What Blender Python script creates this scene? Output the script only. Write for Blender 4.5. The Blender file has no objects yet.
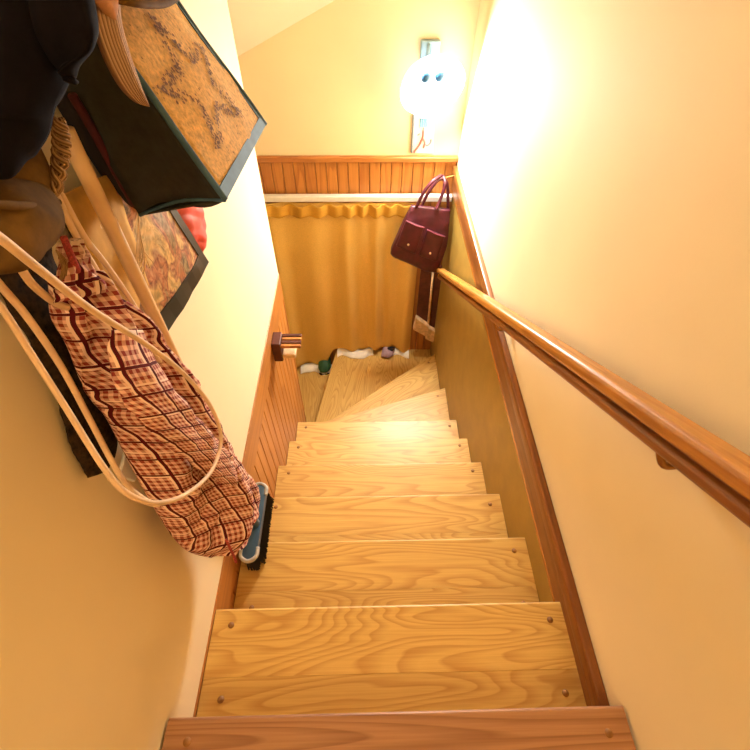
import bpy, bmesh, math, random
from mathutils import Vector, Matrix, noise

random.seed(7)
scene = bpy.context.scene
COL = scene.collection
EYE = 3.527

# ------------------------------------------------------------------ camera, world, exposure
cam_data = bpy.data.cameras.new('camera')
cam_data.sensor_width = 36.0
cam_data.lens = 460.84 / 750.0 * 36.0
cam_data.clip_start = 0.02
cam = bpy.data.objects.new('camera', cam_data)
COL.objects.link(cam)
ax_r = Vector((0.99984, -0.01649, 0.00691)); ax_u = Vector((0.00807, 0.76131, 0.64834)); ax_f = Vector((0.01595, 0.64818, -0.76132))
cam.matrix_world = Matrix(((ax_r.x, ax_u.x, -ax_f.x, 0.0), (ax_r.y, ax_u.y, -ax_f.y, 0.0),
                           (ax_r.z, ax_u.z, -ax_f.z, EYE), (0, 0, 0, 1)))
scene.camera = cam

world = bpy.data.worlds.new('world'); scene.world = world
world.use_nodes = True
world.node_tree.nodes['Background'].inputs[0].default_value = (1.0, 0.8, 0.55, 1)
world.node_tree.nodes['Background'].inputs[1].default_value = 0.05
scene.view_settings.view_transform = 'Standard'
scene.view_settings.look = 'None'
scene.view_settings.gamma = 1.0
scene.view_settings.use_curve_mapping = False
scene.view_settings.exposure = 0.33

LAMP_POWER = 190.0          # emission of the wall lamp's diffuser
LAMP_COLOR = (0.98, 0.98, 0.98)
CEIL_POWER = 30.0          # emission of the added ceiling lamp over the landing
CEIL_COLOR = (1.0, 0.77, 0.47)

# ------------------------------------------------------------------ colour and material helpers
def s2l(c):
    return tuple(((v / 255) / 12.92 if v / 255 <= 0.04045 else ((v / 255 + 0.055) / 1.055) ** 2.4) for v in c) + (1.0,)

def new_mat(name, rough=0.6, spec=0.4):
    m = bpy.data.materials.new(name); m.use_nodes = True
    nt = m.node_tree; b = nt.nodes['Principled BSDF']
    b.inputs['Roughness'].default_value = rough
    b.inputs['Specular IOR Level'].default_value = spec
    return m, nt, b

def node(nt, kind, **kw):
    n = nt.nodes.new(kind)
    for k, v in kw.items(): setattr(n, k, v)
    return n

def math_n(nt, op, a, b=None, c=None):
    n = node(nt, 'ShaderNodeMath', operation=op)
    for i, v in enumerate((a, b, c)):
        if v is None: continue
        if isinstance(v, (int, float)): n.inputs[i].default_value = v
        else: nt.links.new(v, n.inputs[i])
    return n.outputs[0]

def mix_c(nt, fac, a, b, mode='MIX'):
    n = node(nt, 'ShaderNodeMix', data_type='RGBA', blend_type=mode)
    if isinstance(fac, (int, float)): n.inputs[0].default_value = fac
    else: nt.links.new(fac, n.inputs[0])
    for i, v in ((6, a), (7, b)):
        if isinstance(v, tuple): n.inputs[i].default_value = v
        else: nt.links.new(v, n.inputs[i])
    return n.outputs[2]

def ramp(nt, fac, stops):
    n = node(nt, 'ShaderNodeValToRGB')
    while len(n.color_ramp.elements) < len(stops): n.color_ramp.elements.new(0.5)
    for e, (p, c) in zip(n.color_ramp.elements, stops):
        e.position = p; e.color = c
    nt.links.new(fac, n.inputs[0])
    return n.outputs[0]

def coords(nt, scale=(1, 1, 1), rnd=True, kind='Object'):
    tc = node(nt, 'ShaderNodeTexCoord'); mp = node(nt, 'ShaderNodeMapping')
    mp.inputs['Scale'].default_value = scale
    nt.links.new(tc.outputs[kind], mp.inputs['Vector'])
    if rnd:
        oi = node(nt, 'ShaderNodeObjectInfo'); va = node(nt, 'ShaderNodeVectorMath', operation='ADD')
        cb = node(nt, 'ShaderNodeCombineXYZ')
        o = math_n(nt, 'MULTIPLY', oi.outputs['Random'], 37.0)
        for i in range(3): nt.links.new(o, cb.inputs[i])
        nt.links.new(mp.outputs[0], va.inputs[0]); nt.links.new(cb.outputs[0], va.inputs[1])
        return va.outputs[0]
    return mp.outputs[0]

def noise_n(nt, vec, scale, detail=3.0, rough=0.5, dist=0.0):
    n = node(nt, 'ShaderNodeTexNoise')
    n.inputs['Scale'].default_value = scale; n.inputs['Detail'].default_value = detail
    n.inputs['Roughness'].default_value = rough; n.inputs['Distortion'].default_value = dist
    nt.links.new(vec, n.inputs['Vector'])
    return n.outputs[0]

def bump(nt, b, h, strength, dist=0.002):
    n = node(nt, 'ShaderNodeBump'); n.inputs['Strength'].default_value = strength
    n.inputs['Distance'].default_value = dist
    nt.links.new(h, n.inputs['Height']); nt.links.new(n.outputs[0], b.inputs['Normal'])

def wood(name, light, dark, axis=0, rings=9.0, along=0.9, across=5.0, rough=0.42, contrast=1.0, spec=0.45):
    m, nt, b = new_mat(name, rough, spec)
    sc = [across] * 3; sc[axis] = along
    v = coords(nt, tuple(sc))
    n1 = noise_n(nt, v, 1.0, 2.0, 0.42, 0.35)
    r = math_n(nt, 'MULTIPLY', n1, rings)
    r = math_n(nt, 'FRACT', r)
    oi = node(nt, 'ShaderNodeObjectInfo')
    sc2 = [190.0] * 3; sc2[axis] = 5.0
    fine = noise_n(nt, coords(nt, tuple(sc2)), 1.0, 2.0, 0.6)
    base = ramp(nt, r, [(0.0, s2l(light)), (0.35, s2l(light)), (0.72, s2l([l * (1 - .62 * contrast) + d * .62 * contrast for l, d in zip(light, dark)])), (0.90, s2l([l * (1 - contrast) + d * contrast for l, d in zip(light, dark)])), (1.0, s2l(light))])
    streak = ramp(nt, fine, [(0.35, s2l(dark)), (0.62, s2l(light))])
    col = mix_c(nt, 0.28, base, streak)
    blot = noise_n(nt, coords(nt, (2.2, 2.2, 2.2)), 1.0, 2.0)
    col = mix_c(nt, math_n(nt, 'MULTIPLY', blot, 0.35), col, s2l([d * .9 + l * .1 for l, d in zip(light, dark)]), 'MIX')
    col = mix_c(nt, math_n(nt, 'MULTIPLY', oi.outputs['Random'], 0.28), col, s2l([d * .95 for d in dark]))
    nt.links.new(col, b.inputs['Base Color'])
    bump(nt, b, fine, 0.12, 0.001)
    return m

def plain(name, c, rough=0.6, spec=0.4, vary=0.12, scale=30.0, bumpy=0.0, metal=0.0, sheen=0.0):
    m, nt, b = new_mat(name, rough, spec)
    n = noise_n(nt, coords(nt), scale, 4.0, 0.6)
    col = ramp(nt, n, [(0.3, s2l([v * (1 - vary) for v in c])), (0.7, s2l([min(255, v * (1 + vary)) for v in c]))])
    nt.links.new(col, b.inputs['Base Color'])
    b.inputs['Metallic'].default_value = metal
    if sheen:
        b.inputs['Sheen Weight'].default_value = sheen
    if bumpy: bump(nt, b, n, bumpy, 0.003)
    return m

def plaster(name, c):
    m, nt, b = new_mat(name, 0.75, 0.25)
    v = coords(nt, rnd=False)
    n = noise_n(nt, v, 160.0, 4.0, 0.65)
    n2 = noise_n(nt, v, 2.2, 3.0, 0.5)
    col = ramp(nt, n2, [(0.3, s2l([x * .965 for x in c])), (0.7, s2l(c))])
    nt.links.new(col, b.inputs['Base Color'])
    bump(nt, b, n, 0.10, 0.002)
    return m

def gingham(name):
    m, nt, b = new_mat(name, 0.85, 0.15)
    tc = node(nt, 'ShaderNodeTexCoord'); sp = node(nt, 'ShaderNodeSeparateXYZ')
    nt.links.new(tc.outputs['UV'], sp.inputs[0])
    def band(o, period, duty, off=0.0):
        f = math_n(nt, 'FRACT', math_n(nt, 'ADD', math_n(nt, 'DIVIDE', o, period), off))
        return math_n(nt, 'LESS_THAN', f, duty)
    cell, big = 0.0128, 0.0512
    a = math_n(nt, 'ADD', band(sp.outputs[0], cell, 0.5), band(sp.outputs[1], cell, 0.5))
    a = math_n(nt, 'MULTIPLY', a, 0.47)
    l = math_n(nt, 'MAXIMUM', band(sp.outputs[0], big, 0.13, .3), band(sp.outputs[1], big, 0.09, .1))
    w = math_n(nt, 'MAXIMUM', band(sp.outputs[0], big, 0.085, .17), band(sp.outputs[1], big * 1.5, 0.05, .0))
    col = mix_c(nt, a, s2l((238, 192, 164)), s2l((132, 22, 28)))
    col = mix_c(nt, w, col, s2l((246, 214, 190)))
    col = mix_c(nt, l, col, s2l((86, 16, 24)))
    nt.links.new(col, b.inputs['Base Color'])
    n = noise_n(nt, coords(nt), 420.0, 2.0)
    bump(nt, b, n, 0.2, 0.001)
    return m

def knit(name, c1, c2, sx=160.0, sy=90.0, mixv=0.5):
    m, nt, b = new_mat(name, 0.95, 0.1)
    tc = node(nt, 'ShaderNodeTexCoord'); mp = node(nt, 'ShaderNodeMapping')
    mp.inputs['Scale'].default_value = (sx, sy, 1)
    nt.links.new(tc.outputs['UV'], mp.inputs['Vector'])
    wv = node(nt, 'ShaderNodeTexWave'); wv.inputs['Scale'].default_value = 0.3
    wv.inputs['Distortion'].default_value = 2.0
    nt.links.new(mp.outputs[0], wv.inputs['Vector'])
    n = noise_n(nt, coords(nt), 70.0, 4.0)
    f = math_n(nt, 'MULTIPLY', math_n(nt, 'ADD', wv.outputs['Fac'], n), 0.5)
    nt.links.new(ramp(nt, f, [(0.25, s2l(c1)), (0.7, s2l(c2))]), b.inputs['Base Color'])
    bump(nt, b, f, 0.6, 0.003)
    return m

def stitched(name, c1, c2, rows=14.0):
    m, nt, b = new_mat(name, 0.85, 0.15)
    tc = node(nt, 'ShaderNodeTexCoord'); sp = node(nt, 'ShaderNodeSeparateXYZ')
    nt.links.new(tc.outputs['UV'], sp.inputs[0])
    f = math_n(nt, 'PINGPONG', math_n(nt, 'MULTIPLY', sp.outputs[0], rows), 0.5)
    f = math_n(nt, 'MULTIPLY', f, 2.0)
    col = ramp(nt, f, [(0.1, s2l(c2)), (0.45, s2l(c1))])
    nt.links.new(col, b.inputs['Base Color'])
    bump(nt, b, f, 0.7, 0.002)
    return m

def printed(name):
    m, nt, b = new_mat(name, 0.28, 0.5)
    v = coords(nt, (1, 1, 1), rnd=False)
    n1 = noise_n(nt, v, 11.0, 2.0, 0.5, 1.2)
    n2 = noise_n(nt, v, 30.0, 2.0, 0.6, 3.0)
    c = ramp(nt, n1, [(0.34, s2l((70, 84, 54))), (0.42, s2l((92, 62, 44))), (0.48, s2l((190, 104, 66))), (0.54, s2l((120, 48, 44))), (0.60, s2l((236, 196, 120))), (0.72, s2l((110, 104, 70)))])
    d = ramp(nt, n2, [(0.35, s2l((70, 44, 30))), (0.5, s2l((200, 140, 90))), (0.66, s2l((240, 208, 160)))])
    nt.links.new(mix_c(nt, 0.4, c, d), b.inputs['Base Color'])
    return m

def emissive(name, c, strength):
    m, nt, b = new_mat(name, 0.5)
    b.inputs['Base Color'].default_value = s2l((250, 248, 240))
    b.inputs['Emission Color'].default_value = tuple(c) + (1,)
    b.inputs['Emission Strength'].default_value = strength
    return m

M = {}
M['plaster'] = plaster('plaster', (251, 232, 190))
M['ceiling'] = plaster('ceiling_paint', (248, 236, 212))
M['ash'] = wood('ash_tread', (230, 188, 102), (180, 126, 54), rings=30.0, along=0.9, across=5.5, contrast=.75)
M['landing'] = wood('landing_board', (182, 132, 88), (138, 90, 56), rings=22.0, along=0.35, across=9.0)
M['riser'] = wood('riser_wood', (214, 166, 96), (166, 110, 54))
M['plug'] = plain('dark_plug', (146, 98, 46))
M['bead'] = wood('bead_plank', (208, 140, 66), (148, 84, 32), axis=2, rings=7.0, across=9.0, contrast=.7)
M['cap'] = wood('cap_board', (204, 136, 62), (148, 84, 32), axis=1, rings=7.0, across=8.0, contrast=.7)
M['capx'] = wood('cap_board_across', (206, 136, 68), (150, 86, 36), axis=0, rings=7.0, across=8.0, contrast=.7)
M['trim'] = wood('trim_wood', (154, 94, 40), (104, 58, 22), axis=1, rings=7.0, across=10.0, contrast=.7, rough=.35)
M['rail'] = wood('rail_wood', (206, 142, 64), (150, 90, 32), axis=1, rings=6.0, across=14.0, contrast=.7, rough=.25, spec=.6)
M['olive'] = plain('olive_board', (160, 128, 54), 0.5, 0.4, 0.05, 9.0)
M['groove'] = plain('dark_gap', (70, 36, 14))
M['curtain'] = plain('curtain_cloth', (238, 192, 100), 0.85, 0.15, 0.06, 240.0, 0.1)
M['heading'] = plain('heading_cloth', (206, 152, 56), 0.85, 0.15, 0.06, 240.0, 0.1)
M['hem'] = plain('white_hem', (250, 240, 220), 0.8, 0.2, 0.03)
M['white'] = plain('white_paint', (240, 232, 220), 0.4, 0.5, 0.02)
M['brass'] = plain('bracket_metal', (150, 104, 52), 0.35, 0.5, 0.1, 40, 0, 0.7)
M['maroon'] = plain('maroon_leather', (78, 24, 36), 0.45, 0.5, 0.15, 20, 0.1)
M['maroon_light'] = plain('maroon_piping', (112, 46, 56), 0.5)
M['deep_maroon'] = plain('deep_maroon_cloth', (66, 12, 18), 0.8)
M['teal'] = plain('teal_canvas', (52, 54, 48), 0.8, 0.2, 0.10, 60, 0.1)
M['piping'] = plain('teal_piping', (70, 102, 122), 0.7, 0.3, 0.08)
M['jute'] = plain('jute', (216, 172, 104), 0.9, 0.15, 0.16, 150, 0.2)
M['fleck'] = plain('print_fleck', (116, 80, 48), 0.9)
M['jacket'] = plain('jacket_cloth', (15, 11, 15), 0.95, 0.1, 0.25, 40, 0.2)
M['tan'] = stitched('tan_twill', (200, 164, 134), (142, 108, 84))
M['tan_plain'] = plain('tan_cloth', (190, 140, 106), 0.9, 0.1, 0.1, 90, .2)
M['olive_hat'] = plain('hat_cloth', (96, 70, 34), 0.9, 0.1, 0.22, 26, 0.3)
M['wool'] = knit('wool', (122, 88, 54), (190, 150, 104), 260, 120)
M['scarf'] = plain('scarf_knit', (50, 37, 24), 0.95, 0.1, 0.4, 110, 0.7)
M['cord'] = plain('cream_cord', (226, 190, 150), 0.6, 0.3, 0.05)
M['gingham'] = gingham('gingham')
M['ginghamd'] = plain('drawstring', (150, 60, 54), 0.8, .2, .3, 300)
M['pole'] = plain('broom_pole', (228, 188, 138), 0.45, 0.4, 0.05, 12)
M['blue'] = plain('blue_plastic', (50, 80, 104), 0.35, 0.5, 0.05)
M['grey'] = plain('grey_rubber', (176, 170, 160), 0.6)
M['bristle'] = plain('black_bristle', (26, 22, 22), 0.8)
M['print'] = printed('bag_print')
M['darkgreen'] = plain('dark_green_plastic', (34, 34, 22), 0.35, 0.5)
M['sand'] = plain('sand_paper', (196, 146, 70), 0.85, 0.2, 0.12, 14, 0.1)
M['red'] = plain('red_plastic', (226, 84, 70), 0.4, 0.5, 0.12, 12)
M['black'] = plain('near_black', (22, 14, 14), 0.8)
M['walnut'] = plain('dark_walnut', (84, 40, 24), 0.5, 0.4, 0.2, 18)
M['beige'] = plain('beige_block', (226, 190, 140), 0.6)
M['lilac'] = plain('lilac_cloth', (172, 140, 142), 0.85)
M['green'] = plain('green_rubber', (44, 82, 44), 0.6)
M['steel'] = plain('bluish_metal', (150, 180, 196), 0.35, 0.5, 0.05, 30, 0, 0.4)
M['paper'] = plain('white_card', (238, 236, 226), 0.6, 0.3, 0.02)
M['ink_blue'] = plain('pale_blue_ink', (120, 170, 205), 0.7)
M['ink_red'] = plain('red_ink', (214, 110, 104), 0.7)
M['ink_dark'] = plain('grey_ink', (120, 130, 140), 0.7)
M['shade'] = emissive('glowing_shade', (0.80, 0.92, 1.0), 2.4)
M['lamp_cap'] = plain('blue_black_cap', (26, 70, 104), 0.5)
M['lamp_on'] = emissive('lit_diffuser', LAMP_COLOR, LAMP_POWER)
M['globe_on'] = emissive('lit_globe', CEIL_COLOR, CEIL_POWER)

# ------------------------------------------------------------------ mesh helpers
def mesh_obj(name, verts, faces, mat, parent=None, smooth=False, uvs=None, bevel=0.0, seg=1, loc=None, rotz=0.0):
    bm = bmesh.new()
    vs = [bm.verts.new(v) for v in verts]
    uvl = bm.loops.layers.uv.new('UVMap') if uvs else None
    for f in faces:
        try: fc = bm.faces.new([vs[i] for i in f])
        except ValueError: continue
        if uvl:
            for lp, i in zip(fc.loops, f): lp[uvl].uv = uvs[i]
        fc.smooth = smooth
    if bevel:
        bmesh.ops.bevel(bm, geom=bm.edges[:], offset=bevel, segments=seg, affect='EDGES', profile=0.6)
        if seg > 1:
            for f in bm.faces: f.smooth = True
    bmesh.ops.recalc_face_normals(bm, faces=bm.faces[:])
    me = bpy.data.meshes.new(name); bm.to_mesh(me); bm.free()
    me.materials.append(M[mat])
    o = bpy.data.objects.new(name, me); COL.objects.link(o)
    if parent: o.parent = parent
    if loc: o.location = loc
    if rotz: o.rotation_euler.z = rotz
    return o

def tag(o, label, cat, group=None, kind=None):
    o['label'] = label; o['category'] = cat
    if group: o['group'] = group
    if kind: o['kind'] = kind
    return o

def thing(name, label, cat, loc=(0, 0, 0), group=None):
    o = bpy.data.objects.new(name, None); COL.objects.link(o)
    o.empty_display_size = 0.05
    o.location = loc
    return tag(o, label, cat, group)

def at_root(root, o):
    """parent o to root, keeping the world placement of its vertices"""
    o.parent = root
    o.matrix_parent_inverse = Matrix.Translation(-Vector(root.location))
    return o

BOXF = [(0, 1, 2, 3), (7, 6, 5, 4), (0, 4, 5, 1), (1, 5, 6, 2), (2, 6, 7, 3), (3, 7, 4, 0)]
def box(name, lo, hi, mat, parent=None, bevel=0.0, seg=1):
    """box with its own origin at its centre, so grain follows the piece"""
    c = [(a + b) / 2 for a, b in zip(lo, hi)]; h = [abs(b - a) / 2 for a, b in zip(lo, hi)]
    v = [(-h[0], -h[1], -h[2]), (h[0], -h[1], -h[2]), (h[0], h[1], -h[2]), (-h[0], h[1], -h[2]),
         (-h[0], -h[1], h[2]), (h[0], -h[1], h[2]), (h[0], h[1], h[2]), (-h[0], h[1], h[2])]
    o = mesh_obj(name, v, BOXF, mat, None, bevel=bevel, seg=seg, loc=c)
    if parent:
        o.parent = parent
        o.matrix_parent_inverse = Matrix.Translation(-Vector(parent.location))
    return o

def hexa(name, bottom, top, mat, parent=None, bevel=0.0, seg=1):
    """six-sided solid between two quads"""
    o = mesh_obj(name, list(bottom) + list(top), BOXF, mat, None, bevel=bevel, seg=seg)
    return at_root(parent, o) if parent else o

def slab(name, quad, th, mat, parent=None, bevel=0.0, nx=1, ny=1, sag=None, uvm=True):
    """a sheet of real thickness over a bilinear quad BL, BR, TR, TL"""
    q = [Vector(p) for p in quad]
    n = ((q[1] - q[0]).cross(q[3] - q[0])).normalized()
    vs, fs, uv = [], [], []
    W, Hh = (q[1] - q[0]).length, (q[3] - q[0]).length
    for s in (0, 1):
        for j in range(ny + 1):
            for i in range(nx + 1):
                a, b = i / nx, j / ny
                p = (q[0] * (1 - a) + q[1] * a) * (1 - b) + (q[3] * (1 - a) + q[2] * a) * b
                if sag: p = p + Vector(sag(a, b))
                vs.append(p + n * (th * (0.5 if s else -0.5))); uv.append((a * W, b * Hh))
    K = (nx + 1) * (ny + 1)
    ix = lambda i, j, s: s * K + j * (nx + 1) + i
    for j in range(ny):
        for i in range(nx):
            fs.append((ix(i, j, 0), ix(i, j + 1, 0), ix(i + 1, j + 1, 0), ix(i + 1, j, 0)))
            fs.append((ix(i, j, 1), ix(i + 1, j, 1), ix(i + 1, j + 1, 1), ix(i, j + 1, 1)))
    for i in range(nx):
        fs.append((ix(i, 0, 0), ix(i + 1, 0, 0), ix(i + 1, 0, 1), ix(i, 0, 1)))
        fs.append((ix(i + 1, ny, 0), ix(i, ny, 0), ix(i, ny, 1), ix(i + 1, ny, 1)))
    for j in range(ny):
        fs.append((ix(0, j + 1, 0), ix(0, j, 0), ix(0, j, 1), ix(0, j + 1, 1)))
        fs.append((ix(nx, j, 0), ix(nx, j + 1, 0), ix(nx, j + 1, 1), ix(nx, j, 1)))
    o = mesh_obj(name, vs, fs, mat, None, smooth=(nx > 1 or ny > 1), uvs=uv, bevel=bevel)
    return at_root(parent, o) if parent else o

def crom(pts, n):
    """Catmull-Rom through pts (tuples of Vectors/floats), n samples"""
    out = []; m = len(pts) - 1
    for k in range(n):
        t = k / (n - 1) * m; i = min(int(t), m - 1); f = t - i
        p0, p1, p2, p3 = pts[max(i - 1, 0)], pts[i], pts[i + 1], pts[min(i + 2, m)]
        out.append(tuple((b * 2 + (c - a) * f + (a * 2 - b * 5 + c * 4 - d) * (f * f) + (b * 3 - a - c * 3 + d) * (f ** 3)) * 0.5
                         for a, b, c, d in zip(p0, p1, p2, p3)))
    return out

def tube(name, pts, rad, mat, parent=None, seg=10, n=None, caps=True, taper=None):
    P = [Vector(p) for p in pts]
    if n: P = [q[0] for q in crom([(p,) for p in P], n)]
    vs, fs, uv = [], [], []
    up = Vector((0.3, 0.2, 1)).normalized(); prev = None; ln = 0
    for k, p in enumerate(P):
        t = (P[min(k + 1, len(P) - 1)] - P[max(k - 1, 0)]).normalized()
        a = (prev - t * prev.dot(t)).normalized() if prev else t.orthogonal().normalized()
        prev = a; b = t.cross(a)
        r = rad * (taper(k / (len(P) - 1)) if taper else 1)
        if k: ln += (p - P[k - 1]).length
        for s in range(seg):
            th = 2 * math.pi * s / seg
            vs.append(p + (a * math.cos(th) + b * math.sin(th)) * r); uv.append((s / seg * rad * 6.28, ln))
    for k in range(len(P) - 1):
        for s in range(seg):
            fs.append((k * seg + s, k * seg + (s + 1) % seg, (k + 1) * seg + (s + 1) % seg, (k + 1) * seg + s))
    if caps:
        fs.append(tuple(range(seg))[::-1]); fs.append(tuple((len(P) - 1) * seg + s for s in range(seg)))
    o = mesh_obj(name, vs, fs, mat, None, smooth=True, uvs=uv)
    return at_root(parent, o) if parent else o

def loft(name, st, mat, parent=None, rows=48, seg=40, wr=0.0, freq=14.0, out=(1, 0, 0), back=0.45, power=1.0, folds=0.0, nf=5, twist=0.0, seed=0.0, tuck=0.25):
    """soft body between a left and a right outline; st = [(L, R, thickness), ...] from top to bottom"""
    S = crom([(Vector(l), Vector(r), t) for l, r, t in st], rows)
    O = Vector(out); vs, fs, uv = [], [], []; ln = 0
    C = [(s[0] + s[1]) * .5 for s in S]
    W0 = sum((s[1] - s[0]).length for s in S) / len(S)
    for k, (L, R, th) in enumerate(S):
        c = C[k]; a = (R - L) * .5
        ax = (C[min(k + 1, rows - 1)] - C[max(k - 1, 0)]).normalized()
        n = a.cross(ax)
        n = n.normalized() if n.length > 1e-7 else O
        if n.dot(O) < 0: n = -n
        if k: ln += (c - C[k - 1]).length
        for s in range(seg):
            t = 2 * math.pi * s / seg
            cs, sn = math.cos(t), math.sin(t)
            u = math.copysign(abs(cs) ** power, cs); w = math.copysign(abs(sn) ** power, sn)
            if sn < 0: w *= back
            p = c + a * u + n * (max(th, .002) * w)
            if sn > -0.2:
                d = 0
                if folds: d += folds * math.sin(nf * u * 1.6 + twist * k / rows * 6.28 + 1.3 * noise.noise(Vector((u, k / rows * 3, seed)))) * max(sn, 0) ** .5
                if wr: d += wr * (noise.noise(p * freq + Vector((seed, 0, 0))) + .5 * noise.noise(p * freq * 2.3 + Vector((0, seed, 0))))
                p = p + n * d
            vs.append(p)
            uv.append(((u if sn >= 0 else 2 - u) * W0 * .5, ln))
    for k in range(rows):
        ring = vs[k * seg:(k + 1) * seg]; acc = [0.0]
        for s in range(1, seg): acc.append(acc[-1] + (ring[s] - ring[s - 1]).length)
        mid = acc[seg // 4]
        for s in range(seg): uv[k * seg + s] = (acc[s] - mid, uv[k * seg + s][1])
    for k in range(rows - 1):
        for s in range(seg):
            fs.append((k * seg + s, k * seg + (s + 1) % seg, (k + 1) * seg + (s + 1) % seg, (k + 1) * seg + s))
    for k0, sgn in ((0, 1), (rows - 1, -1)):
        cc = sum((vs[k0 * seg + s] for s in range(seg)), Vector()) / seg
        i = len(vs); vs.append(cc); uv.append(uv[k0 * seg])
        for s in range(seg):
            fs.append((k0 * seg + s, k0 * seg + (s + 1) % seg, i))
    o = mesh_obj(name, vs, fs, mat, None, smooth=True, uvs=uv)
    return at_root(parent, o) if parent else o

def lathe(name, prof, origin, axis, mat, parent=None, seg=40, cap=False):
    """profile [(radius, height)] spun about an axis direction"""
    A = Vector(axis).normalized(); e = A.orthogonal().normalized(); g = A.cross(e); o0 = Vector(origin)
    vs, fs = [], []
    for r, h in prof:
        for s in range(seg):
            t = 2 * math.pi * s / seg
            vs.append(o0 + A * h + (e * math.cos(t) + g * math.sin(t)) * max(r, 1e-4))
    for k in range(len(prof) - 1):
        for s in range(seg):
            fs.append((k * seg + s, k * seg + (s + 1) % seg, (k + 1) * seg + (s + 1) % seg, (k + 1) * seg + s))
    if cap:
        fs.append(tuple(range(seg))); fs.append(tuple((len(prof) - 1) * seg + s for s in range(seg)))
    o = mesh_obj(name, vs, fs, mat, None, smooth=True)
    return at_root(parent, o) if parent else o

# ------------------------------------------------------------------ the setting
XL, XR, YB, YE = -0.439, 0.561, 2.83, 1.87     # left wall, right wall, back wall, end of the left wall
RISE, RUN, NOSE0, TOP0 = 0.191, 0.26, 0.092, 2.292
ZROOF = 4.6

wr_ = box('wall_right', (XR, -2.2, 0), (XR + .12, YB + .12, ZROOF), 'plaster')
tag(wr_, 'cream plaster wall on the right above the handrail', 'wall', kind='structure')
wb_ = box('wall_back', (-2.2, YB, 0), (XR, YB + .12, ZROOF), 'plaster')
tag(wb_, 'cream plaster wall at the far end behind the lamp', 'wall', kind='structure')
wl_ = box('wall_left', (XL - .10, -2.2, 2.108), (XL, YE, ZROOF), 'plaster')
tag(wl_, 'cream plaster wall on the left behind the hanging clothes', 'wall', kind='structure')
wn_ = box('wall_near', (XL - .1, -2.3, 0), (XR + .12, -2.2, ZROOF), 'plaster')
tag(wn_, 'plaster wall behind the landing', 'wall', kind='structure')
we_ = box('wall_end', (-2.3, YE - .2, 0), (-2.2, YB + .12, ZROOF), 'plaster')
tag(we_, 'plaster wall at the foot of the turned flight', 'wall', kind='structure')
wh_ = box('wall_hall', (-2.2, YE - .12, 0), (XL - .10, YE - .02, ZROOF), 'plaster')
tag(wh_, 'plaster wall along the turned lower flight', 'wall', kind='structure')
ce_ = box('ceiling', (-2.3, -2.3, ZROOF), (XR + .12, YB + .12, ZROOF + .08), 'ceiling')
tag(ce_, 'flat cream ceiling over the stairwell', 'ceiling', kind='structure')
zl0, zl1 = 2.768 + .45 * (-2.2 + .667), 2.768 + .45 * (XR + .667)
sl_ = hexa('ceiling', [(-2.2, YB, zl0), (XR, YB, zl1), (XR, .3, zl1 + .75 * (YB - .3)), (-2.2, .3, zl0 + .75 * (YB - .3))],
           [(-2.2, YB, zl0 + .1), (XR, YB, zl1 + .1), (XR, .3, zl1 + .1 + .75 * (YB - .3)), (-2.2, .3, zl0 + .1 + .75 * (YB - .3))], 'ceiling')
tag(sl_, 'sloping pale ceiling above the far plaster wall', 'ceiling', kind='structure')
fl_ = box('floor', (-2.2, YE - .1, -.06), (XR, YB, 0), 'riser')
tag(fl_, 'wooden floor at the foot of the stairs', 'floor', kind='structure')
fu_ = box('floor', (XL, -2.2, TOP0 - .06), (XR, NOSE0 - .30, TOP0), 'landing')
tag(fu_, 'reddish wooden landing floor at the top', 'floor', kind='structure')

# lower part of the left wall: backing, upright planks, cap board
bk = box('wall_left_panel', (XL - .10, -.2, 0), (XL - .012, YE - .004, 2.108), 'groove')
tag(bk, 'dark backing behind the upright planks under the left wall', 'wall', kind='structure')
def shared_planks(parent, first, count, step, lo, hi, axis, mat):
    p0 = None
    for k in range(count):
        l, h = list(lo), list(hi)
        l[axis] = first + k * step + .0016; h[axis] = first + (k + 1) * step - .0016
        if p0 is None:
            p0 = box('plank', l, h, mat, parent, bevel=.003)
        else:
            o = p0.copy(); COL.objects.link(o); o.parent = parent
            o.matrix_parent_inverse = Matrix.Translation(-Vector(parent.location))
            o.location = [(a + b) / 2 for a, b in zip(l, h)]
shared_planks(bk, .05, 28, .065, (XL - .012, 0, .02), (XL - .001, 0, 1.975), 1, 'bead')
lc = box('trim_1', (XL - .010, -.10, 1.955), (XL + .004, YE - .002, 2.108), 'cap', bevel=.003)
tag(lc, 'broad orange cap board between left plaster and planks', 'trim', kind='structure')
le = box('trim_4', (XL - .10, YE - .004, 0), (XL + .002, YE + .012, 2.108), 'bead', bevel=.003)
tag(le, 'upright end board where the left planks stop', 'trim', kind='structure')

# right wall: olive panel and stepped trim
rp = box('wall_right_panel', (XR - .006, -.1, 0), (XR, YB, 2.06), 'olive')
tag(rp, 'olive brown panel on the right below the long trim', 'wall panel', kind='structure')
t2 = thing('trim_2', 'stepped red-brown trim running along the right wall', 'trim', (XR, .1, 2.1)); t2['kind'] = 'structure'
box('board', (XR - .014, .02, 2.062), (XR, YB - .02, 2.160), 'trim', t2, bevel=.003)
box('ledge', (XR - .026, .02, 2.160), (XR, YB - .02, 2.210), 'trim', t2, bevel=.006, seg=2)
box('bead', (XR - .012, .02, 2.040), (XR, YB - .02, 2.062), 'rail', t2, bevel=.003)

# back wall: planks and cap
pb = box('wall_back_panel', (-2.2, YB - .006, .02), (XR, YB, 2.24), 'groove')
tag(pb, 'upright orange planks across the back wall under the lamp', 'wall panel', kind='structure')
shared_planks(pb, -1.05, 24, .067, (0, YB - .018, .02), (0, YB - .006, 2.235), 0, 'bead')
cb = box('trim_3', (-2.2, YB - .034, 2.232), (XR, YB, 2.262), 'capx', bevel=.004)
tag(cb, 'thin cap ledge along the back planks', 'trim', kind='structure')

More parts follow.
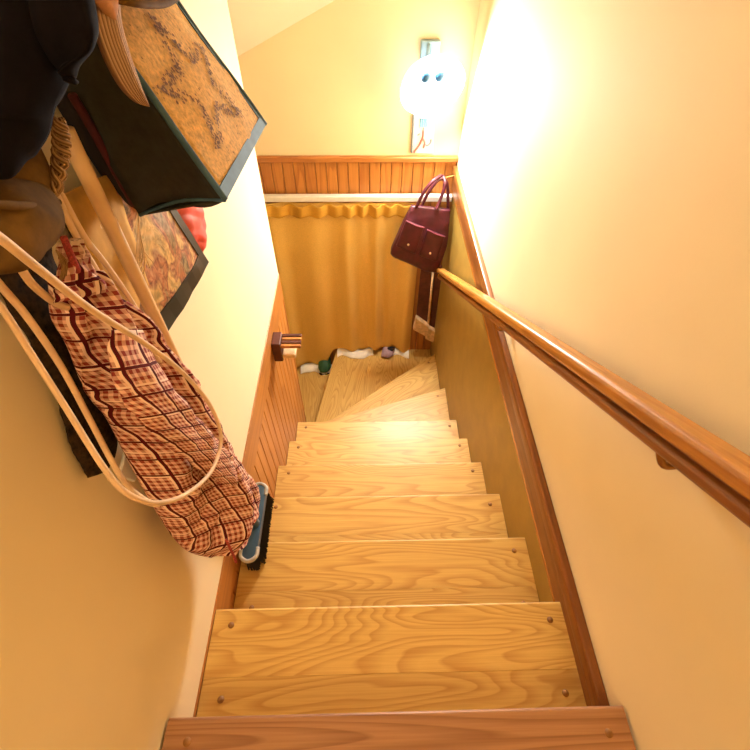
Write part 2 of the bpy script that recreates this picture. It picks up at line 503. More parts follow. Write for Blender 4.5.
# ------------------------------------------------------------------ stairs
stair = thing('staircase', 'pale ash staircase of straight treads turning left in winders', 'staircase', (0, 0, 0))
def clip(poly, a, b, keep):
    """part of a 2-D polygon on one side of line a-b"""
    d = lambda p: ((b[0] - a[0]) * (p[1] - a[1]) - (b[1] - a[1]) * (p[0] - a[0])) * keep
    out = []
    for i, p in enumerate(poly):
        q = poly[(i + 1) % len(poly)]; dp, dq = d(p), d(q)
        if dp >= 0: out.append(p)
        if (dp > 0 and dq < 0) or (dp < 0 and dq > 0):
            t = dp / (dp - dq); out.append((p[0] + (q[0] - p[0]) * t, p[1] + (q[1] - p[1]) * t))
    return out
def board(name, poly, z, th, ang, mat, parent, nose=False):
    cx = sum(p[0] for p in poly) / len(poly); cy = sum(p[1] for p in poly) / len(poly)
    c, s = math.cos(-ang), math.sin(-ang)
    loc = [((p[0] - cx) * c - (p[1] - cy) * s, (p[0] - cx) * s + (p[1] - cy) * c) for p in poly]
    n = len(loc)
    vs = [(x, y, -th) for x, y in loc] + [(x, y, 0) for x, y in loc]
    fs = [tuple(range(n))[::-1], tuple(range(n, 2 * n))] + [(i, (i + 1) % n, n + (i + 1) % n, n + i) for i in range(n)]
    o = mesh_obj(name, vs, fs, mat, parent, loc=(cx, cy, z), rotz=ang)
    bm = bmesh.new(); bm.from_mesh(o.data)
    ymax = max(y for x, y in loc)
    ed = [e for e in bm.edges if nose and all(abs(v.co.y - ymax) < 1e-3 for v in e.verts) and abs(e.verts[0].co.z - e.verts[1].co.z) < 1e-5]
    if ed: bmesh.ops.bevel(bm, geom=ed, offset=.007, segments=4, affect='EDGES', profile=.5)
    else: bmesh.ops.bevel(bm, geom=bm.edges[:], offset=.0008, segments=1, affect='EDGES')
    bm.to_mesh(o.data); bm.free()
    return o
def tread(poly, z, nl, nr, mat='ash', split=.165, plugs=()):
    """nl, nr: left and right end of the nosing line"""
    ang = math.atan2(nr[1] - nl[1], nr[0] - nl[0])
    nx, ny = math.sin(ang), -math.cos(ang)
    a = (nl[0] + nx * split, nl[1] + ny * split); b = (nr[0] + nx * split, nr[1] + ny * split)
    front, rear = clip(poly, a, b, 1), clip(poly, a, b, -1)
    t = board('tread', front, z, .032, ang, mat, stair, True)
    if len(rear) > 2:
        r = board('plank', rear, z - .0003, .030, ang, mat, None)
        r.parent = t; r.matrix_parent_inverse = t_inv(t)
    for (px, py) in plugs:
        d = lathe('plug', [(.0001, .0006), (.0085, .0006), (.0085, -.004)], (px, py, z), (0, 0, 1), 'plug', None, 12)
        d.parent = t; d.matrix_parent_inverse = t_inv(t)
    return t
def t_inv(t):
    m = Matrix.Translation(t.location) @ Matrix.Rotation(t.rotation_euler.z, 4, 'Z')
    return m.inverted()
g = .0015
SK = 0.003
for i in range(7):
    y, z = NOSE0 + i * RUN, TOP0 - i * RISE
    back = y - RUN - .045
    pl = [(XL + .055, y - .045), (XR - .055, y - .045)]
    if i: pl += [(XL + .06, y - .215), (XR - .06, y - .215)]
    xl = XL + g + (0 if i > 1 else .004)
    tread([(xl, back), (XR - .006 - g, back), (XR - .006 - g, y + SK), (xl, y - SK)], z, (XL, y - SK), (XR, y + SK),
          'landing' if i == 0 else 'ash', plugs=pl, split=.165 if i else .20)
    box('riser', (xl, y - .045, z - RISE), (XR - .008, y - .027, z - .032), 'riser', stair)
Z = [TOP0 - RISE * k for k in range(7, 12)]
def wind(poly, z, nl, nr, plugs=()):
    tread(poly, z, nl, nr, split=.20, plugs=plugs)
    d = Vector((nr[0] - nl[0], nr[1] - nl[1])).normalized(); n = Vector((d.y, -d.x))
    a, b = Vector(nl) + n * .045, Vector(nr) + n * .045; e, f = a - n * .018, b - n * .018
    hexa('riser', [(*a, z - RISE), (*b, z - RISE), (*f, z - RISE), (*e, z - RISE)],
         [(*a, z - .032), (*b, z - .032), (*f, z - .032), (*e, z - .032)], 'riser', stair)
X1, X2 = XL + g, XR - .006 - g
wind([(X1, 1.56), (X2, 1.56), (X2, 2.066), (X1, 1.738)], Z[0], (X1, 1.738), (X2, 2.066), [(X2 - .06, 1.99)])
wind([(X1, 1.66), (X2, 2.00), (X2, 2.580), (X1, 1.802)], Z[1], (X1, 1.802), (X2, 2.580), [(X2 - .06, 2.48)])
tread([(X1, 1.74), (X2, 2.50), (X2, YB - .02), (-.275, YB - .02), (X1, 1.885)], Z[2], (X1, 1.885), (-.275, YB - .02), split=.30)
tread([(X1 - .03, 1.885), (-.22, YB - .02), (-.85, YB - .02), (-.66, 1.885)], Z[3], (-.66, 1.885), (-.85, YB - .02), split=.25)
tread([(-.60, 1.885), (-.60, YB - .02), (-1.12, YB - .02), (-1.12, 1.885)], Z[4], (-1.12, 1.885), (-1.12, YB - .02), split=.2)
for (ax_, ay_), (bx_, by_), z in (((X1 + .04, 1.89), (-.23, YB - .03), Z[2]), ((-.62, 1.89), (-.81, YB - .03), Z[3]), ((-1.08, 1.89), (-1.08, YB - .03), Z[4])):
    hexa('riser', [(ax_, ay_, z - RISE), (ax_ + .018, ay_, z - RISE), (bx_ + .018, by_, z - RISE), (bx_, by_, z - RISE)],
         [(ax_, ay_, z - .032), (ax_ + .018, ay_, z - .032), (bx_ + .018, by_, z - .032), (bx_, by_, z - .032)], 'riser', stair)

# ------------------------------------------------------------------ handrail on the right
rail = thing('handrail', 'glossy orange wooden handrail sloping down the right wall', 'handrail', (XR, 1.3, 2.3))
RA, RB = Vector((0.4970, 2.5493, 1.5960)), Vector((0.4970, 0.2652, 2.9743))
RD = (RB - RA).normalized(); RB = RA + RD * 3.6
RN = Vector((1, 0, 0)).cross(RD); RN = -RN if RN.z < 0 else RN
def rail_bar(name, prof, mat):
    vs, fs = [], []
    n = len(prof); K = 2
    c = (RA + RB) / 2; L2 = (RB - RA).length / 2
    # local frame: x across, y along the bar, z up
    for s in (-1, 1):
        for (x, h) in prof: vs.append((x, s * L2, h))
    fs = [tuple(range(n))[::-1], tuple(range(n, 2 * n))] + [(i, (i + 1) % n, n + (i + 1) % n, n + i) for i in range(n)]
    o = mesh_obj(name, vs, fs, mat, None, bevel=.0015)
    mw = Matrix(((1, RD.x * -1, RN.x, c.x), (0, -RD.y, RN.y, c.y), (0, -RD.z, RN.z, c.z), (0, 0, 0, 1)))
    o.parent = rail; o.matrix_parent_inverse = Matrix.Translation(-Vector(rail.location)); o.matrix_world = mw
    o.matrix_basis = mw
    return o
rail_bar('grip', [(-.020, .002), (-.024, .008), (-.024, .024), (-.021, .031), (-.014, .034), (.018, .034), (.023, .030), (.024, .022), (.024, .008), (.020, .002)], 'rail')
rail_bar('lower_bar', [(-.015, -.034), (-.019, -.028), (-.019, -.015), (-.015, -.010), (-.006, -.008), (-.006, .005), (.006, .005), (.006, -.008), (.015, -.010), (.019, -.015), (.019, -.028), (.015, -.034)], 'trim')
for k, t in enumerate(((0.4970, 1.3504, 2.3717), (0.4970, 0.4234, 2.8811))):
    p = Vector(t); s = (p - RA).dot(RD); p = RA + RD * s
    b_ = tube('bracket', [p - RN * .034, p - RN * .062 + Vector((.01, 0, 0)), p - RN * .066 + Vector((.03, 0, 0)), p - RN * .055 + Vector((.064, 0, 0))], .007, 'brass', rail, n=14)
    d_ = lathe('rosette', [(.0001, .008), (.020, .007), (.024, 0)], p - RN * .055 + Vector((.062, 0, 0)), (-1, 0, 0), 'brass', None, 20)
    d_.parent = b_

# ------------------------------------------------------------------ curtain and its rail
crod = box('curtain_rail', (-1.10, YB - .075, 1.998), (XR - .012, YB - .036, 2.036), 'white', bevel=.004)
tag(crod, 'white curtain rail across the back planks', 'curtain rail')
cur = thing('curtain', 'golden yellow gathered curtain with a white hem on the back wall', 'curtain', (-.1, 2.76, 1.97))
def cy_(x, z, amp):
    f = math.sin(x * 47 + 2.2 * math.sin(x * 7) + .5) * (.40 + .25 * math.sin(x * 5)) + math.sin(x * 24 + 1.6 * math.sin(x * 4) + 2.0 + .8 * math.sin(z * 1.5)) * .8 + .3 * noise.noise(Vector((x * 9, z * 1.2, 3)))
    return f * amp
def sheet(name, x0, x1, zt, zb, yc, amp, mat, parent, nx=220, nz=40, th=.003):
    vs, fs, uv = [], [], []
    for s in (0, 1):
        for j in range(nz + 1):
            for i in range(nx + 1):
                x = x0 + (x1 - x0) * i / nx; a = zt(x); b = zb(x); z = a + (b - a) * j / nz
                y = yc(x, z) - amp(j / nz) * 0 + cy_(x, z, amp(j / nz)) + (th if s else 0)
                vs.append((x, y, z)); uv.append((x, z))
    K = (nx + 1) * (nz + 1); ix = lambda i, j, s: s * K + j * (nx + 1) + i
    for j in range(nz):
        for i in range(nx):
            fs.append((ix(i, j, 0), ix(i + 1, j, 0), ix(i + 1, j + 1, 0), ix(i, j + 1, 0)))
            fs.append((ix(i, j, 1), ix(i, j + 1, 1), ix(i + 1, j + 1, 1), ix(i + 1, j, 1)))
    for i in range(nx):
        for j in (0, nz): fs.append((ix(i, j, 0), ix(i + 1, j, 0), ix(i + 1, j, 1), ix(i, j, 1)))
    for j in range(nz):
        for i in (0, nx): fs.append((ix(i, j, 0), ix(i, j + 1, 0), ix(i, j + 1, 1), ix(i, j, 1)))
    return at_root(parent, mesh_obj(name, vs, fs, mat, None, smooth=True, uvs=uv))
def zbot(x):
    w = .012 * math.sin(x * 14) + .01 * math.sin(x * 31)
    s = 1 / (1 + math.exp(-(x + .33) * 60))
    return .43 + .19 * s + w
sheet('cloth', -.98, .37, lambda x: 1.985, zbot, lambda x, z: YB - .058, lambda t: .009 + .018 * min(1, t * 2), 'curtain', cur)
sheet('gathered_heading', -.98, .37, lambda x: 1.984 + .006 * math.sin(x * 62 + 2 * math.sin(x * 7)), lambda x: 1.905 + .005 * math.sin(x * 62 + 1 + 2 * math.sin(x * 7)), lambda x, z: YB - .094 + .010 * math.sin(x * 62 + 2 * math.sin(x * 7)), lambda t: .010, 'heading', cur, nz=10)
def hem(x0, x1, z, y0, ph):
    ea, eb = [], []
    for k in range(9):
        x = x0 + (x1 - x0) * k / 8; w = .016 * math.sin(x * 24 + ph) + .006 * math.sin(x * 51)
        ea.append(Vector((x, y0 + w, z + .040 + .006 * math.sin(x * 24 + ph)))); eb.append(Vector((x, y0 - .075 + w * 1.3, z + .006)))
    A = [q[0] for q in crom([(p,) for p in ea], 48)]; B = [q[0] for q in crom([(p,) for p in eb], 48)]
    vs, fs = [], []
    for a, b in zip(A, B):
        m = (a + b) / 2 + Vector((0, 0, .012))
        vs += [a, m, b, b - Vector((0, 0, .005)), a - Vector((0, 0, .02))]
    for k in range(47):
        for q in range(5): fs.append((k * 5 + q, k * 5 + (q + 1) % 5, k * 5 + 5 + (q + 1) % 5, k * 5 + 5 + q))
    fs += [(0, 1, 2, 3, 4), tuple(47 * 5 + q for q in range(5))]
    return at_root(cur, mesh_obj('hem', vs, fs, 'hem', None, smooth=True))
hem(-.60, -.27, .382, YB - .052, 1.2)
hem(-.262, .05, .573, YB - .040, .4)
hem(.20, .36, .573, YB - .034, 2.0)

# ------------------------------------------------------------------ wall lamp and the card below it
lp = Vector((0.3425, 2.6600, 2.6892))
lamp = thing('wall_lamp', 'round white lamp glowing on the back wall', 'lamp', tuple(lp))
LN = Vector((.20, -.92, -.42)).normalized()
lathe('shade', [(.168, .012), (.166, .000), (.150, -.030), (.105, -.060), (.050, -.078), (.030, -.084), (.028, -.11), (.0001, -.112)], lp, LN, 'shade', lamp, 48)
lathe('diffuser', [(.164, .008), (.150, .012), (.110, .016), (.060, .018), (.0001, .019)], lp, LN, 'lamp_on', lamp, 48)
e1 = LN.cross(Vector((0, 0, 1))).normalized(); e2 = e1.cross(LN)
for sx in (-1, 1):
    c0 = lp + LN * .016 + e2 * .070 + e1 * (.014 + .037 * sx)
    lathe('cap', [(.0001, .026), (.024, .021), (.034, .008), (.034, 0)], c0, LN, 'lamp_cap', lamp, 16)
arm0 = lp - LN * .10
tube('arm', [arm0, arm0 + Vector((0, .03, .10)), Vector((0.3293, 2.8000, 2.8006)), Vector((0.3323, 2.8250, 2.7941))], .010, 'steel', lamp, n=16)
mp_ = Vector((0.3354, 2.8150, 2.8054))
box('wall_mount', mp_ - Vector((.050, .02, .045)), mp_ + Vector((.050, .014, .045)), 'steel', lamp, bevel=.006, seg=2)

c0, c1, c2, c3 = (Vector(p) for p in ((0.2727, 2.8220, 2.2785), (0.4059, 2.8220, 2.2784), (0.3904, 2.8220, 2.5385), (0.2667, 2.8220, 2.5383)))
card = slab('wall_card', [c0, c1, c2, c3], .008, 'paper', bevel=.001)
tag(card, 'narrow white card with blue and red marks under the lamp', 'card')
def on_card(u, v, d=.0055):
    return (c0 * (1 - u) + c1 * u) * (1 - v) + (c3 * (1 - u) + c2 * u) * v + Vector((0, -d, 0))
def mark(name, pts, w, mat):
    return at_root(card, tube(name, [on_card(*p) for p in pts], w, mat, seg=6, n=max(4, 5 * len(pts))))
for u in (.38, .47, .56, .65): mark('blue_stroke', [(u, .58), (u, .76)], .006, 'ink_blue')
mark('blue_stroke', [(.32, .92), (.5, .86), (.72, .92)], .004, 'ink_blue')
mark('red_stroke', [(.52, .50), (.50, .36), (.36, .20), (.12, .02)], .006, 'ink_red')
mark('red_stroke', [(.50, .34), (.60, .24), (.55, .12)], .006, 'ink_red')
mark('grey_stroke', [(.54, .58), (.50, .46), (.52, .36)], .004, 'ink_dark')
mark('grey_stroke', [(.58, .22), (.72, .18), (.86, .24), (.88, .32)], .005, 'ink_dark')
mark('grey_stroke', [(.26, .40), (.36, .44)], .004, 'ink_dark')
mark('grey_stroke', [(.02, .02), (.04, .5), (.04, .95)], .006, 'ink_dark')

# ------------------------------------------------------------------ maroon tote and rack in the far right corner
hk = Vector((0.4583, 2.7100, 2.1912))
tote = thing('tote_bag', 'maroon tote bag with two front pockets hanging in the far corner', 'bag', tuple(hk))
loft('body', [((0.2772, 2.6500, 2.0370), (0.5232, 2.6500, 2.0096), .02), ((0.2436, 2.6400, 1.9613), (0.5284, 2.6400, 1.9112), .035), ((0.2035, 2.6300, 1.8608), (0.5266, 2.6300, 1.7622), .05), ((0.1622, 2.6300, 1.7405), (0.4930, 2.6300, 1.5858), .045), ((0.1704, 2.6400, 1.7102), (0.4898, 2.6400, 1.5616), .03)],
     'maroon', tote, rows=30, seg=44, power=.32, out=(0, -1, 0), wr=.008, freq=18)
for (a, b, c, d) in (((0.1908, 2.5750, 1.7929), (0.3189, 2.5750, 1.7311), (0.3616, 2.5800, 1.9274), (0.2455, 2.5800, 1.9764)), ((0.3460, 2.5750, 1.7231), (0.4647, 2.5750, 1.6671), (0.5018, 2.5800, 1.8625), (0.3818, 2.5800, 1.9132))):
    q = [Vector(p) for p in (a, b, c, d)]
    pk = slab('pocket', q, .014, 'maroon', tote, bevel=.004, nx=6, ny=6, sag=lambda u, v: (0, -.012 * math.sin(u * 3.14) * math.sin(v * 3.14), 0))
    tp = at_root(tote, tube('piping', [q[3] + Vector((0, -.01, 0)), (q[3] + q[2]) / 2 + Vector((0, -.013, -.006)), q[2] + Vector((0, -.01, 0))], .005, 'maroon_light', n=10, seg=6))
    m_ = (q[0] + q[1]) / 2 * .72 + (q[2] + q[3]) / 2 * .28
    lathe('button', [(.0001, .008), (.006, .006), (.008, 0)], m_ + Vector((0, -.02, 0)), (0, -1, 0), 'beige', tote, 12)
tube('handle', [(0.3074, 2.6300, 2.0282), (0.3478, 2.6300, 2.1323), (0.4034, 2.6500, 2.1965), tuple(hk), (0.4755, 2.6700, 2.1616), (0.4583, 2.6500, 2.0828), (0.4312, 2.6200, 2.0202)], .010, 'maroon', tote, n=40)
tube('handle', [(0.3430, 2.6700, 2.0122), (0.3886, 2.6700, 2.1238), (0.4450, 2.6900, 2.1826), (0.4930, 2.7000, 2.1462), (0.5136, 2.6700, 2.0050)], .010, 'maroon', tote, n=36)
tube('hook', [(.556, 2.73, hk.z - .005), (.51, 2.725, hk.z - .012), (hk.x, 2.715, hk.z - .016), (hk.x - .014, 2.715, hk.z + .012)], .006, 'brass', tote, n=12)
rk = thing('hanging_rack', 'dark slatted rack with beige end blocks hanging below the maroon bag', 'rack', (0.4557, 2.7650, 1.5301))
slab('slat', [(0.3969, 2.7650, 0.9654), (0.4928, 2.7650, 0.8976), (0.4808, 2.7850, 1.5155), (0.3979, 2.7850, 1.5504)], .02, 'walnut', rk, bevel=.002)
slab('slat', [(0.5188, 2.7650, 0.8860), (0.5903, 2.7650, 0.8395), (0.5504, 2.7850, 1.4801), (0.4963, 2.7850, 1.5068)], .02, 'walnut', rk, bevel=.002)
tube('rod', [(0.4964, 2.7450, 0.9278), (0.4846, 2.7650, 1.5300)], .009, 'beige', rk)
slab('end_block', [(0.3746, 2.7350, 0.9046), (0.4887, 2.7350, 0.8233), (0.5028, 2.7350, 0.9372), (0.3893, 2.7350, 1.0363)], .05, 'beige', rk, bevel=.005)
slab('end_block', [(0.4825, 2.7350, 0.7999), (0.5911, 2.7350, 0.7273), (0.5934, 2.7350, 0.8571), (0.4957, 2.7350, 0.9261)], .05, 'beige', rk, bevel=.005)

# small things around the winders
sp_ = thing('slipper', 'lilac slipper with a dark opening peeking from under the curtain', 'slipper', (.19, 2.728, Z[2]))
loft('upper', [((.12, 2.708, Z[2] + .02), (.18, 2.688, Z[2] + .02), .012), ((.12, 2.728, Z[2] + .03), (.215, 2.708, Z[2] + .03), .03), ((.13, 2.778, Z[2] + .03), (.235, 2.758, Z[2] + .03), .035), ((.14, 2.818, Z[2] + .03), (.25, 2.808, Z[2] + .03), .03)], 'lilac', sp_, rows=20, seg=24, out=(0, 0, 1), back=.7)
loft('opening', [((.165, 2.743, Z[2] + .056), (.215, 2.733, Z[2] + .056), .004), ((.17, 2.763, Z[2] + .06), (.235, 2.753, Z[2] + .06), .012), ((.18, 2.788, Z[2] + .058), (.24, 2.780, Z[2] + .058), .006)], 'black', sp_, rows=12, seg=20, out=(0, 0, 1))
gn = thing('boot', 'green rubber boot tip half hidden under the curtain', 'boot', (-.36, 2.745, Z[3]))
loft('toe', [((-.42, 2.685, Z[3] + .03), (-.36, 2.685, Z[3] + .03), .02), ((-.44, 2.725, Z[3] + .045), (-.33, 2.725, Z[3] + .045), .045), ((-.44, 2.775, Z[3] + .06), (-.33, 2.775, Z[3] + .06), .06), ((-.44, 2.815, Z[3] + .07), (-.33, 2.815, Z[3] + .07), .07)], 'green', gn, rows=20, seg=24, out=(0, 0, 1), back=.6)
loft('sole', [((-.425, 2.680, Z[3] + .006), (-.355, 2.680, Z[3] + .006), .006), ((-.445, 2.725, Z[3] + .006), (-.325, 2.725, Z[3] + .006), .008), ((-.445, 2.815, Z[3] + .006), (-.325, 2.815, Z[3] + .006), .008)], 'black', gn, rows=12, seg=20, out=(0, 0, 1))

wrk = thing('wall_rack', 'small dark wall rack with striped slats on the left planks', 'rack', (-0.4200, 1.5166, 1.9345))
q0 = Vector((-0.4280, 1.4835, 2.0352)); 
box('back_block', (XL + .004, q0.y - .03, q0.z - .115), (XL + .045, q0.y + .055, q0.z), 'walnut', wrk, bevel=.004)
for k in range(4):
    box('slat', (XL + .045, q0.y - .026 + k * .022, q0.z - .030), (XL + .135, q0.y - .010 + k * .022, q0.z - .014), 'walnut' if k % 2 else 'cap', wrk, bevel=.002)
box('shelf', (XL + .045, q0.y - .026, q0.z - .100), (XL + .105, q0.y + .050, q0.z - .072), 'beige', wrk, bevel=.004)

# ------------------------------------------------------------------ broom standing on the third tread
zt3 = TOP0 - 2 * RISE
bhx, bhy = -.392, .650
br = thing('broom', 'blue headed push broom with black bristles standing on the stairs', 'broom', (bhx, bhy, zt3))
def rounded(nm, y0, y1, hx, z0, z1, mat, rows=12):
    prof = []
    for k in range(rows + 1):
        t = math.pi * k / rows - math.pi / 2
        prof.append((hx * math.cos(t), math.sin(t)))
    vs, fs = [], []
    ol = [(bhx + hx * math.cos(t), (y1 - hx) + hx * math.sin(t)) for t in [math.pi * k / 10 for k in range(11)]] + \
         [(bhx + hx * math.cos(t), (y0 + hx) + hx * math.sin(t)) for t in [math.pi + math.pi * k / 10 for k in range(11)]]
    n = len(ol)
    vs = [(x, y, z0) for x, y in ol] + [(x, y, z1) for x, y in ol]
    fs = [tuple(range(n))[::-1], tuple(range(n, 2 * n))] + [(i, (i + 1) % n, n + (i + 1) % n, n + i) for i in range(n)]
    return at_root(br, mesh_obj(nm, vs, fs, mat, None, bevel=.004, seg=2))
hd = rounded('head', bhy - .135, bhy + .135, .026, zt3 + .066, zt3 + .096, 'blue')
for s in (-1, 1):
    yy = bhy + s * .112
    pts = [(bhx - .026, yy - s * .02, zt3 + .092), (bhx - .024, yy + s * .010, zt3 + .092), (bhx, yy + s * .0245, zt3 + .092), (bhx + .024, yy + s * .010, zt3 + .092), (bhx + .026, yy - s * .02, zt3 + .092)]
    tube('bumper', pts, .007, 'grey', br, n=24, seg=8)
lathe('socket', [(.022, 0), (.019, .02), (.015, .05), (.0145, .06)], (bhx, bhy - .012, zt3 + .094), (.02, 0, 1), 'blue', br, 20)
bv, bf = [], []
for iy in range(64):
    for ix_ in range(9):
        y = bhy - .128 + iy * .00406 + random.uniform(-.001, .001); x = bhx - .022 + ix_ * .0055 + random.uniform(-.001, .001)
        if abs(y - bhy) > .112 and abs(x - bhx) > .014: continue
        dx = (x - bhx) * .5 + random.uniform(-.002, .002) + .004; dy = (y - bhy) * .05 + random.uniform(-.002, .002)
        b0 = len(bv); r = .0030
        for (ox, oy) in ((r, 0), (-r * .5, r * .87), (-r * .5, -r * .87)): bv.append((x + ox, y + oy, zt3 + .068))
        for (ox, oy) in ((r, 0), (-r * .5, r * .87), (-r * .5, -r * .87)): bv.append((x + dx + ox, y + dy + oy, zt3 + random.uniform(.001, .006)))
        bf += [(b0, b0 + 1, b0 + 4, b0 + 3), (b0 + 1, b0 + 2, b0 + 5, b0 + 4), (b0 + 2, b0, b0 + 3, b0 + 5), (b0 + 3, b0 + 4, b0 + 5)]
bs = at_root(br, mesh_obj('bristles', bv, bf, 'bristle')); bs['kind'] = 'stuff'
tube('pole', [(bhx, bhy - .012, zt3 + .14), (-0.3720, 0.6076, 2.8484), (-0.3520, 0.5741, 3.2997)], .0105, 'pole', br, n=8, seg=16)

# ------------------------------------------------------------------ peg rail that carries the hanging things
pr = thing('peg_rail', 'long wooden peg rail high on the left wall', 'peg rail', (XL, .6, 3.78))
box('board', (XL, .0, 3.74), (XL + .02, 1.25, 3.82), 'rail', pr, bevel=.004)
for k in range(7):
    tube('peg', [(XL + .018, .1 + k * .17, 3.78), (XL + .09, .1 + k * .17, 3.80)], .010, 'rail', pr)

# ------------------------------------------------------------------ jute shopping bag with star
ba = thing('shopping_bag', 'jute shopping bag with dark teal sides and a speckled star', 'bag', (-0.2800, 0.7986, 3.1788))
fBL, fBR = Vector((-0.2000, 0.6153, 3.1893)), Vector((-0.2000, 0.9757, 3.1503))
fTL = fBL + (Vector((-0.2800, 0.6336, 3.3488)) - fBL) * 1.75; fTR = fBR + (Vector((-0.3000, 0.9382, 3.3464)) - fBR) * 1.55
kBL = Vector((-0.3600, 0.6751, 3.1313)); kBR = kBL + (fBR - fBL) * .95
kTL = Vector((-0.3900, 0.6826, 3.3006)); kTL = kBL + (kTL - kBL) * 1.9; kTR = kTL + (fTR - fTL)
bul = lambda u, v: (.012 * math.sin(u * 3.1) * math.sin(v * 3.1) + .004 * noise.noise(Vector((u * 5, v * 5, 1))), 0, 0)
fp = slab('front_panel', [fBL, fBR, fTR, fTL], .003, 'jute', ba, nx=16, ny=16, sag=bul)
slab('side_panel', [kBL, fBL, fTL, kTL], .003, 'teal', ba, nx=12, ny=12, sag=lambda u, v: (0, .012 * math.sin(u * 3.1) * (1 - v * .4), .010 * math.sin(u * 6.2) * (1 - v)))
slab('side_panel', [kBR, fBR, fTR, kTR], .003, 'teal', ba)
slab('back_panel', [kBL, kBR, kTR, kTL], .003, 'teal', ba)
slab('bottom_panel', [kBL, kBR, fBR, fBL], .003, 'teal', ba)
def fpt(u, v, d=.004):
    p = (fBL * (1 - u) + fBR * u) * (1 - v) + (fTL * (1 - u) + fTR * u) * v + Vector(bul(u, v))
    n = (fBR - fBL).cross(fTL - fBL).normalized()
    return p + (n if n.x > 0 else -n) * d
tube('piping', [fpt(0, v, .001) for v in (0, .25, .5, .75, 1)], .0045, 'piping', ba, n=20)
tube('piping', [fpt(1, v, .001) for v in (0, .25, .5, .75, 1)], .0045, 'piping', ba, n=20)
slab('edge_band', [fpt(0, 0, .002), fpt(1, 0, .002), fpt(1, .055, .002), fpt(0, .055, .002)], .003, 'piping', ba)
slab('edge_band', [fpt(.955, .05, .0015), fpt(1, .05, .0015), fpt(1, 1, .0015), fpt(.955, 1, .0015)], .003, 'piping', ba)
tube('piping', [kBL, (kBL + fBL) / 2 + Vector((0, .010, .006)), fBL], .003, 'piping', ba, n=8)
peg_ = Vector((XL + .075, .78, 3.80))
tube('handle', [fpt(.28, .98), fpt(.30, 1.0) + Vector((-.01, 0, .10)), peg_ + Vector((0, -.01, .012)), peg_ + Vector((0, .01, .012)), fpt(.70, 1.0) + Vector((-.01, 0, .10)), fpt(.72, .98)], .006, 'piping', ba, n=40, seg=8)
# star print: dark flecks along a five-pointed outline
sv, sf = [], []
def fleck(u, v, s):
    b0 = len(sv); t = random.uniform(0, 6.28)
    for k in range(5):
        a = t + k * 1.2566; rr = s * random.uniform(.6, 1.2)
        sv.append(fpt(u + math.cos(a) * rr / .36, v + math.sin(a) * rr / .36, .0035))
    sf.append(tuple(range(b0, b0 + 5)))
cu, cv, ro, ri = .45, .385, .40, .155
star = []
for k in range(10):
    a = math.radians(92) + k * math.pi / 5; r_ = ro if k % 2 == 0 else ri
    star.append((cu + r_ * math.cos(a), cv + r_ * .70 * math.sin(a)))
for k in range(10):
    p, q = star[k], star[(k + 1) % 10]
    for j in range(54):
        t = random.random(); w = random.gauss(0, .017)
        fleck(p[0] + (q[0] - p[0]) * t + w, p[1] + (q[1] - p[1]) * t + random.gauss(0, .014), random.uniform(.0014, .0036))
for j in range(90): fleck(random.uniform(.04, .93), random.uniform(.07, .97), random.uniform(.0008, .0022))
st_ = at_root(ba, mesh_obj('star_print', sv, sf, 'fleck')); st_['kind'] = 'stuff'

# dark maroon bag wedged behind it
mb = thing('cloth_bag', 'dark maroon cloth bag squeezed behind the jute bag', 'bag', (-0.4000, 0.7142, 3.2157))
loft('body', [((-0.4100, 0.6652, 3.3652), (-0.4000, 0.7625, 3.3184), .02), ((-0.4100, 0.6768, 3.3025), (-0.4000, 0.7388, 3.2623), .025), ((-0.4100, 0.6845, 3.2560), (-0.4000, 0.7476, 3.2011), .025), ((-0.4100, 0.7029, 3.1906), (-0.4000, 0.7578, 3.1296), .02), ((-0.4100, 0.7205, 3.1319), (-0.4000, 0.7581, 3.0846), .012)], 'black', mb, rows=30, seg=24, wr=.006)
tube('edge_binding', [(-0.3750, 0.6608, 3.3079), (-0.3750, 0.6718, 3.2675), (-0.3750, 0.6837, 3.2072), (-0.3750, 0.6977, 3.1358)],   .006, 'deep_maroon', mb, n=20)

